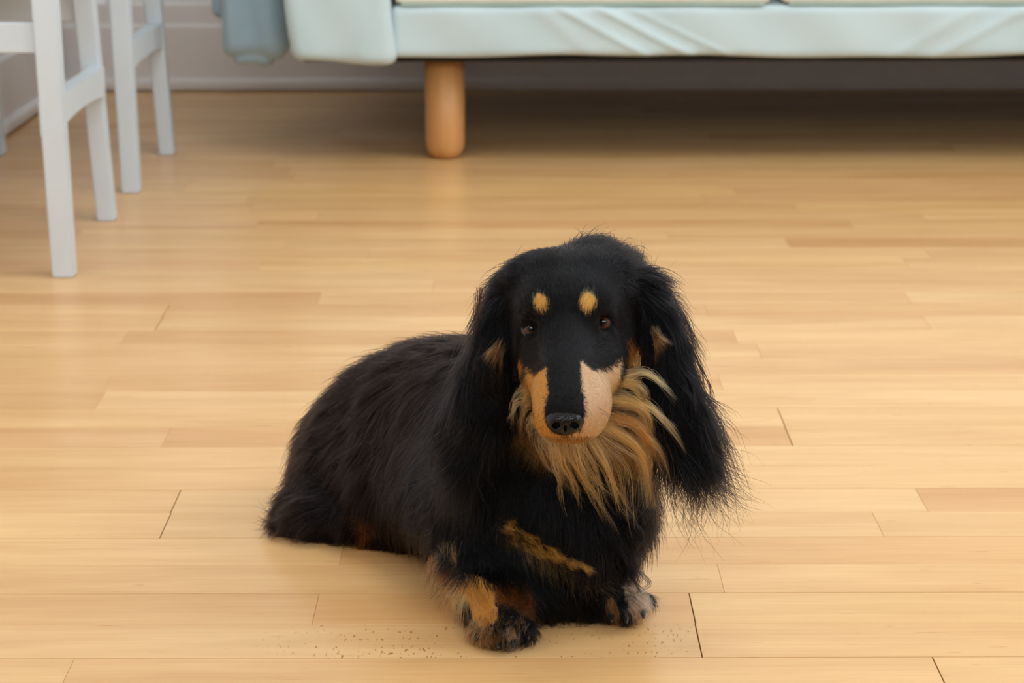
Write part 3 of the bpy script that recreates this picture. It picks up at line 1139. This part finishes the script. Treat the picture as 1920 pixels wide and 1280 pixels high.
gp = np.array([P(g[0], g[1], g[2]) for g in G])
gl = np.array([g[3] for g in G])
gd = np.array([RIGHT * g[4][0] - UP * g[4][1] + FWD * g[4][2] for g in G])
gd /= np.linalg.norm(gd, axis=1)[:, None]
glift = np.array([g[5] for g in G])
gwave = np.array([g[6] for g in G])


def grow(count, weight, seed, kpts, radius, len_mul=1.0, len_jit=.3, cjit=4.0, clump=.35, droop=.25, wave_mul=1.0, col_fn=None):
    r = np.random.default_rng(seed)
    w = farea * weight
    idx = r.choice(len(tri), size=count, p=w / w.sum())
    u, v = r.random(count), r.random(count)
    fl = u + v > 1
    u[fl], v[fl] = 1 - u[fl], 1 - v[fl]
    t = tri[idx]
    wts = np.stack([1 - u - v, u, v], 1)
    root = (dv[t] * wts[:, :, None]).sum(1)
    nrm = (vn[t] * wts[:, :, None]).sum(1)
    nrm /= np.linalg.norm(nrm, axis=1)[:, None] + 1e-12
    d2 = ((root ** 2).sum(1)[:, None] + (gp ** 2).sum(1)[None] - 2 * root @ gp.T)
    iw = 1.0 / (np.maximum(d2, 0) + 1e-5) ** 2.2
    iw /= iw.sum(1)[:, None]
    L = iw @ gl
    D = iw @ gd
    lift, wav = iw @ glift, iw @ gwave
    L = L * len_mul * (1 + len_jit * r.normal(size=count)).clip(.4, 1.7)
    D = D + clump * vnoise(root, 190.0, seed + 1) * np.clip(L / .02, .25, 1.2)[:, None] + .10 * r.normal(size=(count, 3))
    D -= nrm * (D * nrm).sum(1)[:, None]
    D /= np.linalg.norm(D, axis=1)[:, None] + 1e-9
    lift = (lift * (1 + .35 * r.normal(size=count))).clip(.14, 1.2)
    d0 = D * np.cos(lift * 1.4)[:, None] + nrm * np.sin(lift * 1.4)[:, None]
    d1 = D + np.array([0, 0, -1.0]) * (droop * np.clip(L / .03, 0, 1.3))[:, None] + nrm * .05
    d1 /= np.linalg.norm(d1, axis=1)[:, None]
    s = np.linspace(0, 1, kpts)
    side = np.cross(D, nrm)
    ph = (vnoise(root, 120.0, seed + 2)[:, 0] * 3 + r.normal(size=count) * .5)
    pts = np.zeros((count, kpts, 3))
    cur = root - nrm * np.minimum(.0008, .06 * L)[:, None]
    for k in range(kpts):
        if k:
            a = (s[k] + s[k - 1]) / 2
            step = d0 * (1 - a)[..., None] + d1 * a if np.ndim(a) else d0 * (1 - a) + d1 * a
            step /= np.linalg.norm(step, axis=1)[:, None]
            cur = cur + step * (L / (kpts - 1))[:, None]
        wv = np.sin(s[k] * 6.5 + ph) * wav * wave_mul * L * .10 * s[k]
        pts[:, k] = cur + side * wv[:, None]
    pts[:, :, 2] = np.maximum(pts[:, :, 2], .0012)
    prof = (1 - s ** 1.8 * .88)
    rad = radius * prof[None, :] * (1 + .25 * r.normal(size=count)).clip(.5, 1.6)[:, None]
    col = coat_color(root, cjit, r)
    col = col * (1 + .18 * r.normal(size=count)).clip(.5, 1.6)[:, None]
    return pts, rad, np.clip(col, .002, .9), root, L


fx, fy = project(fc)
front = fc[:, 1] < 1.56
facing = (vn[tri].mean(1) @ -FWD)
eyeL, eyeR = field.surf(994, 616), field.surf(1131, 605)
nose_c = field.surf(1059, 792)
bare = (np.linalg.norm(fc - eyeL, axis=1) < .0064) | (np.linalg.norm(fc - eyeR, axis=1) < .0072) | (np.linalg.norm(fc - nose_c, axis=1) < .012)
seen_w = np.where(facing > -.25, 1.0, .35)
floor_w = np.where(fc[:, 2] < .004, 0.0, 1.0)
head_m = (fx > 955) & (fx < 1200) & (fy < 835) & (fc[:, 1] < 1.585) & (fc[:, 1] > 1.38)
ear_m = ((fx >= 1195) | (fx <= 968)) & (fy < 870) & (fc[:, 1] < 1.565) & (fy > 470)
w_body = np.where(head_m, 0.0, 1.0) * seen_w * floor_w
w_head = np.where(head_m & ~bare, 1.0, 0.0) * np.where((fx > 980) & (fx < 1165) & (fy > 560), 1.6, 1.0) * seen_w
w_ear = np.where(ear_m, 1.0, 0.0)

pts, rad, col, root, L = grow(95000, w_body, 21, 6, .00024, cjit=4.5, clump=.5, len_jit=.38)
hair_obj('fur', pts, rad, col, dog, 'short dense black coat of body and legs')
pts, rad, col, root, L = grow(60000, w_head, 22, 4, .00015, cjit=2.2, clump=.22, len_jit=.2)
hair_obj('face_fur', pts, rad, col, dog, 'short black and tan hair of the face')
pts, rad, col, root, L = grow(16000, w_ear, 23, 9, .00020, len_mul=1.5, clump=.55, droop=.5, wave_mul=1.6)
hair_obj('ear_fur', pts, rad, col, dog, 'long wavy black fringe of the ears')


# ---- long locks drawn along paths
def lock(path, n, spread0, spread1, seed, color, radius=.00022, k=10, jitter=.25, wave=.003):
    """path: list of (px, py, Y)"""
    r = np.random.default_rng(seed)
    pp = np.array([P(*q) for q in path])
    tt = np.linspace(0, 1, len(pp))
    s = np.linspace(0, 1, k)
    # smooth (Catmull-like) resampling
    cent = np.stack([np.interp(np.linspace(0, 1, 40), tt, pp[:, i]) for i in range(3)], 1)
    for _ in range(30):
        cent[1:-1] = (cent[:-2] + cent[2:] + 2 * cent[1:-1]) / 4
    ln = 1 - jitter * r.random(n)
    o0 = r.normal(size=(n, 3)) * spread0
    o1 = r.normal(size=(n, 3)) * spread1
    ph = r.uniform(0, 6.28)
    pts = np.zeros((n, k, 3))
    g = np.linspace(0, 1, 40)
    for j in range(k):
        t = s[j] * ln
        for i in range(3):
            pts[:, j, i] = np.interp(t, g, cent[:, i])
        pts[:, j] += o0 * (1 - s[j]) + o1 * s[j] ** 1.3
        pts[:, j] += (RIGHT * (wave * math.sin(s[j] * 7 + ph) * s[j]))[None]
    rad = radius * (1 - s ** 2 * .85)[None, :] * (1 + .25 * r.normal(size=n)).clip(.5, 1.5)[:, None]
    col = np.clip(np.asarray(color) * (1 + .2 * r.normal(size=n)).clip(.5, 1.5)[:, None], .002, .9)
    return pts, rad, col


def locks(name, specs, seed, label):
    A, B, Cc = [], [], []
    for i, sp in enumerate(specs):
        a, b_, c_ = lock(*sp[:4], seed + i, *sp[4:])
        A.append(a); B.append(b_); Cc.append(c_)
    hair_obj(name, np.concatenate(A), np.concatenate(B), np.concatenate(Cc), dog, label)


RP = np.array(lin(206, 150, 94))
RD = np.array(lin(150, 96, 52))
ruff = []
rr = np.random.default_rng(3)
base_paths = [
    ([(1150, 722, 1.488), (1190, 716, 1.485), (1220, 748, 1.482), (1232, 800, 1.485)], 150),
    ([(1150, 750, 1.484), (1195, 755, 1.480), (1222, 795, 1.478), (1231, 850, 1.482)], 170),
    ([(1145, 780, 1.480), (1190, 790, 1.474), (1220, 840, 1.474), (1230, 905, 1.480)], 150),
    ([(1135, 800, 1.476), (1180, 822, 1.470), (1213, 870, 1.470), (1228, 960, 1.476)], 120),
    ([(1120, 815, 1.472), (1160, 845, 1.466), (1205, 880, 1.466), (1226, 990, 1.474)], 30),
    ([(1110, 820, 1.468), (1135, 860, 1.460), (1162, 910, 1.462), (1186, 962, 1.468)], 40),
    ([(1090, 825, 1.466), (1110, 870, 1.458), (1140, 930, 1.460), (1168, 985, 1.468)], 22),
    ([(1075, 828, 1.464), (1085, 880, 1.456), (1115, 940, 1.458), (1165, 990, 1.466)], 14),
    ([(1060, 830, 1.464), (1070, 875, 1.456), (1092, 915, 1.458), (1118, 962, 1.466)], 26),
    ([(1045, 830, 1.464), (1052, 870, 1.456), (1075, 905, 1.458), (1100, 950, 1.466)], 24),
    ([(1030, 828, 1.466), (1042, 868, 1.458), (1062, 890, 1.460), (1090, 935, 1.468)], 24),
    ([(1005, 720, 1.490), (978, 722, 1.486), (968, 752, 1.486), (984, 796, 1.490)], 70),
    ([(1008, 748, 1.488), (980, 756, 1.482), (976, 785, 1.482), (994, 815, 1.486)], 60),
    ([(1010, 785, 1.482), (992, 798, 1.476), (1000, 825, 1.476), (1022, 845, 1.480)], 50),
    ([(1015, 805, 1.478), (1005, 830, 1.470), (1025, 850, 1.472), (1062, 862, 1.476)], 40),
]
for path, n in base_paths:
    for sub in range(3):
        dx, dy = rr.normal() * 7, rr.normal() * 9
        p2 = [(x_ + dx * (.6 + .5 * i), y_ + dy * (.5 + .5 * i), Y_) for i, (x_, y_, Y_) in enumerate(path)]
        mix = rr.random()
        ruff.append((p2, n // 3 + 7, .0030, .0012, RP * mix + RD * (1 - mix), .00020, 10, .35, .0032))
locks('throat_fur', ruff, 300, 'long wispy tan ruff under the chin')

fr = []
rr = np.random.default_rng(9)
# right ear fringe
for i in range(46):
    t = rr.random()
    x0 = 1228 + 110 * t + rr.normal() * 6
    y0 = 640 + 190 * rr.random()
    if x0 > 1238 + (y0 - 560) * .33:
        x0 = 1238 + (y0 - 560) * .33
    x1 = x0 + 12 + 44 * rr.random() * (x0 - 1200) / 120
    x1 = min(x1, 1350)
    y1 = min(y0 + 110 + 70 * rr.random(), 905 + 20 * rr.random())
    curl = rr.normal() * 9
    fr.append(([(x0, y0, 1.503), (x0 + (x1 - x0) * .5 + 6, y0 + (y1 - y0) * .35, 1.496), (x1 + 3, y0 + (y1 - y0) * .75, 1.500), (x1 + curl - 4, y1, 1.506)],
               26, .0020, .0009, BLACK * 1.3, .00019, 10, .35, .0028))
# outer wisps
for px in ([(1262, 560), (1290, 610), (1310, 660), (1313, 690)], [(1288, 640), (1318, 700), (1330, 750), (1352, 800)], [(1300, 700), (1330, 760), (1358, 810), (1372, 880)],
           [(1310, 760), (1345, 800), (1362, 850), (1348, 915)], [(1295, 800), (1325, 850), (1335, 890), (1350, 925)], [(1240, 820), (1262, 860), (1290, 895), (1318, 893)],
           [(1262, 820), (1280, 865), (1300, 892), (1322, 880)]):
    for j in range(3):
        fr.append(([(x_ + rr.normal() * 4, y_ + rr.normal() * 5, 1.505 - .002 * j) for x_, y_ in px], 9, .0020, .0015, BLACK * 1.3, .00016, 10, .3, .003))
# left ear fringe, falling over the shoulder
for i in range(40):
    t = rr.random()
    y0 = 640 + 170 * rr.random()
    xl = 886 - (y0 - 640) * .14
    x0 = xl + 70 * t
    x1 = x0 - 12 - 30 * rr.random()
    y1 = min(y0 + 110 + 60 * rr.random(), 885 + 15 * rr.random())
    fr.append(([(x0, y0, 1.508), (x0 - 4, y0 + (y1 - y0) * .35, 1.502), (x1, y0 + (y1 - y0) * .75, 1.508), (x1 + rr.normal() * 9, y1, 1.512)],
               24, .0020, .0009, BROWN * .7, .00019, 10, .35, .0028))
for px in ([(905, 545), (892, 590), (884, 630), (878, 690)], [(885, 700), (860, 770), (825, 820), (814, 870)], [(890, 740), (860, 800), (835, 840), (822, 885)],
           [(955, 790), (935, 830), (905, 860), (895, 872)], [(940, 760), (915, 820), (880, 860), (850, 870)]):
    for j in range(3):
        fr.append(([(x_ + rr.normal() * 4, y_ + rr.normal() * 5, 1.506 - .002 * j) for x_, y_ in px], 10, .0020, .0015, BROWN * .8, .00016, 10, .3, .003))
ET = np.array(lin(158, 116, 74))
for i in range(20):
    a_ = rr.random()
    fr.append(([(928 + 18 * a_ + 4 * rr.random(), 632 + 24 * rr.random(), 1.503), (918 + 24 * a_, 654 + 8 * a_, 1.497), (905 + 36 * a_, 668 + 20 * a_, 1.496), (893 + 50 * a_, 676 + 36 * a_, 1.500)],
               9, .0012, .0014, ET * (.25 + .55 * rr.random()), .00016, 10, .4, .0004))
for i in range(22):
    a_ = rr.random()
    fr.append(([(1222 + 10 * rr.random(), 612 + 34 * rr.random(), 1.503), (1238 - 10 * a_, 626 + 14 * a_, 1.497), (1254 - 24 * a_, 634 + 28 * a_, 1.496), (1268 - 42 * a_, 640 + 52 * a_, 1.499)],
               9, .0012, .0014, ET * (.2 + .55 * rr.random()), .00016, 10, .4, .0004))
rooted = []
for sp in fr:                # seat every lock on the ear it grows from
    path = sp[0]
    q = field.surf(path[0][0], path[0][1])
    y_at = float(q[1]) if q is not None and 1.48 < q[1] < 1.57 else 1.520
    d_ = y_at - path[0][2] - (.0055 if sp[4][0] > .02 else 0)      # the tan tufts lie over the black
    rooted.append(([(a_, b_, y_ + d_) for a_, b_, y_ in path],) + tuple(sp[1:]))
fr = rooted
locks('ear_fringe', fr, 700, 'long loose strands hanging from the ears')

# curls at the chest edge and feathering behind the foreleg
fe = []
for i in range(26):
    x0, y0 = 1135 + 45 * rr.random(), 930 + 130 * rr.random()
    dx = 20 + 24 * rr.random()
    fe.append(([(x0, y0, 1.525), (x0 + dx * .6, y0 + 22, 1.516), (x0 + dx, y0 + 48, 1.520), (x0 + dx * .6, y0 + 62, 1.522)], 14, .002, .001, BLACK * 1.3, .00018, 10, .3, .004))


def tuft(px, py, dx, dy, n, color, s0=.0016, s1=.0014, up=.004, rad=.00017):
    q = field.surf(px, py)
    if q is None:
        return
    Y_ = float(q[1])
    q2 = field.surf(px + dx, py + dy)
    Y2 = Y_ if q2 is None or abs(q2[1] - Y_) > .03 else float(q2[1])
    fe.append(([(px, py, Y_), (px + dx * .35, py + dy * .3, Y_ - up * .8), (px + dx * .7, py + dy * .68, Y2 - up), (px + dx, py + dy, Y2 - up * .6)],
               n, s0, s1, color, rad, 10, .35, .0006))


def along(poly, t):
    k = min(int(t * (len(poly) - 1)), len(poly) - 2)
    f = t * (len(poly) - 1) - k
    return tuple(poly[k][i] + (poly[k + 1][i] - poly[k][i]) * f for i in range(3))


for i in range(130):          # tan stripe across the chest
    x_, y_, w_ = along([(938, 972, 12), (966, 1000, 20), (1010, 1028, 15), (1060, 1048, 9), (1100, 1062, 5)], rr.random())
    o_ = rr.uniform(-1, 1) * w_
    tuft(x_ + o_ * .5, y_ - o_ * .8, 14 + 6 * rr.random(), 10 + 8 * rr.random(), 12, np.array([.82, .31, .075]) * (.45 + .65 * rr.random()), up=.012 + .008 * rr.random())
for i in range(46):          # brownish feather behind the elbow
    x_, y_ = 822 + 38 * rr.random(), 1010 + 72 * rr.random()
    tuft(x_, y_, -10 + 12 * rr.random(), 24 + 14 * rr.random(), 8, EARTAN * (.6 + .6 * rr.random()), .0025, .0012, .007)
for i in range(60):          # tan forearm
    x_, y_, w_ = along([(845, 1080, 18), (885, 1102, 20), (905, 1125, 20), (905, 1160, 18)], rr.random())
    tuft(x_ + rr.uniform(-1, 1) * w_, y_ + rr.uniform(-.6, .6) * w_, 4 + 8 * rr.random(), 16 + 10 * rr.random(), 10, LEGT * (.6 + .5 * rr.random()), up=.004)
for i in range(30):          # rusty inner side of the wrist
    x_, y_ = 935 + 55 * rr.random(), 1090 + 40 * rr.random()
    tuft(x_, y_, 2, 16 + 8 * rr.random(), 8, ORANGE * (.12 + .3 * rr.random()), up=.005)
for i in range(70):          # light and brown hair over the toes
    x_, y_ = 886 + 105 * rr.random(), 1150 + 40 * rr.random()
    c_ = (PALE * .8 if rr.random() < .3 else EARTAN * .7 if rr.random() < .65 else BROWN * 3) * (.6 + .6 * rr.random())
    tuft(x_, y_, rr.uniform(-5, 3), 12 + 8 * rr.random(), 7, c_, .0014, .0009, .004)
for i in range(40):          # pale paw on the right
    x_, y_ = 1172 + 44 * rr.random(), 1098 + 44 * rr.random()
    tuft(x_, y_, rr.uniform(0, 8), 10 + 8 * rr.random(), 8, PALE * (.4 + .6 * rr.random()), .0014, .0009, .004)
for i in range(14):
    x0, y0 = 528 + 22 * rr.random(), 945 + 48 * rr.random()
    fe.append(([(x0 + 8, y0, 1.708), (x0 - 6, y0 + 8, 1.706), (x0 - 18, y0 + 16, 1.706), (x0 - 26, y0 + 26, 1.706)], 10, .0025, .002, BROWN * 2.2, .00016, 10, .4, .001))
locks('feathering', fe, 1500, 'loose curls and feathering of chest and legs')

# ---- eyes
eye_mat, nt, b = new_mat('dog_eye')
tc = N(nt, 'ShaderNodeTexCoord')
sp = N(nt, 'ShaderNodeSeparateXYZ')
nt.links.new(tc.outputs['Object'], sp.inputs[0])
cb = N(nt, 'ShaderNodeCombineXYZ')
nt.links.new(sp.outputs['X'], cb.inputs['X'])
nt.links.new(sp.outputs['Y'], cb.inputs['Y'])
ln_ = N(nt, 'ShaderNodeVectorMath', operation='LENGTH')
nt.links.new(cb.outputs[0], ln_.inputs[0])
mr = N(nt, 'ShaderNodeMapRange')
mr.inputs['From Max'].default_value = 0.0085
nt.links.new(ln_.outputs['Value'], mr.inputs['Value'])
er = ramp(nt, [(0.0, (.004, .003, .003)), (.26, (.005, .004, .003)), (.33, (.040, .014, .008)), (.55, (.095, .034, .015)), (.66, (.030, .010, .006)), (.74, (.004, .003, .003))])
nt.links.new(mr.outputs['Result'], er.inputs['Fac'])
nt.links.new(er.outputs['Color'], b.inputs['Base Color'])
b.inputs['Roughness'].default_value = 0.04
b.inputs['IOR'].default_value = 1.37
lid_mat = painted('eyelid', (.006, .004, .004), 0.45, .2, 200.0)
nose_mat, nt, b = new_mat('dog_nose')
vo = N(nt, 'ShaderNodeTexVoronoi')
vo.inputs['Scale'].default_value = 900.0
tcn = N(nt, 'ShaderNodeTexCoord')
nt.links.new(tcn.outputs['Object'], vo.inputs['Vector'])
bp = N(nt, 'ShaderNodeBump')
bp.inputs['Strength'].default_value = 0.4
bp.inputs['Distance'].default_value = 0.0006
nt.links.new(vo.outputs['Distance'], bp.inputs['Height'])
nt.links.new(bp.outputs['Normal'], b.inputs['Normal'])
b.inputs['Base Color'].default_value = (.0022, .0020, .0024, 1)
b.inputs['Roughness'].default_value = 0.24
b.inputs['Specular IOR Level'].default_value = 0.28


def uv_sphere(r, nu=40, nv=24):
    bm = bmesh.new()
    bmesh.ops.create_uvsphere(bm, u_segments=nu, v_segments=nv, radius=r)
    return bm


for (px, py, gz) in ((996, 617, (-.02, .06)), (1131, 605, (-.10, .06))):
    sp_ = P(px, py, float((eyeL if px < 1060 else eyeR)[1]))
    R_E = .0085
    c = sp_ + FWD * (.0064 if px < 1060 else .0036)
    gaze = -FWD + RIGHT * gz[0] + UP * gz[1]
    gaze /= np.linalg.norm(gaze)
    me = bm_mesh('eye', uv_sphere(R_E))
    me.materials.append(eye_mat)
    me.shade_smooth()
    o = bpy.data.objects.new('eye', me)
    COL.objects.link(o)
    mw = Matrix.Translation(Vector(c)) @ Vector(gaze).to_track_quat('Z', 'Y').to_matrix().to_4x4()
    o.parent = dog
    o.matrix_parent_inverse = Matrix.Translation(-Vector(dog.location))
    o.matrix_basis = mw
    o['label'] = 'glossy brown eye'
    # lids: an almond ring hugging the eyeball
    vs_, fs = [], []
    nu, nv = 40, 10
    for i in range(nu):
        a = 2 * math.pi * i / nu
        ca_, sa_ = math.cos(a), math.sin(a)
        rx_, ry_ = .0066, .0055
        u, w = rx_ * ca_, ry_ * sa_ + (.0004 if sa_ > 0 else 0)
        tr = .0009 + (.0007 if sa_ > 0 else 0) * sa_
        dep = math.sqrt(max(R_E ** 2 - u * u - w * w, 1e-9)) - .0002
        cen = c - FWD * dep + RIGHT * u + UP * w
        outd = (RIGHT * u + UP * w)
        outd = outd / np.linalg.norm(outd)
        for j in range(nv):
            q = 2 * math.pi * j / nv
            vs_.append(cen + outd * (tr * 1.3 * math.cos(q)) - FWD * (tr * .8 * math.sin(q)))
    for i in range(nu):
        for j in range(nv):
            a_, b_ = i * nv + j, i * nv + (j + 1) % nv
            c2, d2_ = ((i + 1) % nu) * nv + (j + 1) % nv, ((i + 1) % nu) * nv + j
            fs.append((a_, b_, c2, d2_))
    lid = link_mesh('eyelid', np_mesh('eyelid', np.array(vs_), np.array(fs)), lid_mat, dog)

# ---- nose
npz = [
    E(1059, 783, 1.4085, 35, 22, .012, .006), E(1059, 798, 1.4075, 27, 18, .010, .006),
    E(1043, 789, 1.4060, 17, 15, .009, .004), E(1076, 789, 1.4060, 17, 15, .009, .004),
    E(1043, 797, 1.3985, 8, 5.5, .006, .002, 25, True), E(1077, 797, 1.3985, 8, 5.5, .006, .002, -25, True),
    E(1060, 806, 1.3970, 2.0, 9, .004, .002, 0, True),
]
NOSE_DY = float(nose_c[1]) - 1.4075
sdf_obj('nose', npz, .0007, nose_mat, dog)

# ---- claws
claw_mat = painted('claw', (.012, .010, .010), .35, .3, 300.0)
for (px, py, Y0) in ((892, 1197, 1.472), (934, 1211, 1.462), (962, 1209, 1.460), (990, 1194, 1.471), (1146, 1161, 1.508), (1174, 1164, 1.502), (1206, 1154, 1.506)):
    p0 = P(px, py - 8, Y0 + .004)
    p1 = P(px + 1, py + 3, Y0 - .004)
    p1[2] = max(p1[2], .0018)
    sdf_obj('claw', [cone(p0, .0026, p1, .0012)], .0007, claw_mat, dog)

# ---- whiskers
wh = []
for i in range(9):
    sgn = -1 if i < 4 else 1
    x0 = 1072 + sgn * (48 + 8 * rr.random())
    y0 = 760 + 45 * rr.random()
    sp_ = field.surf(x0, y0)
    if sp_ is None:
        continue
    Yd = float(sp_[1])
    wh.append(([(x0, y0, Yd), (x0 + sgn * 10, y0 + 6, Yd - .004), (x0 + sgn * 26, y0 + 18, Yd - .004), (x0 + sgn * 38, y0 + 34, Yd)], 1, 0, 0, (.02, .016, .014), .00011, 8, 0, 0))
locks('whiskers', wh, 1900, 'fine dark whiskers')
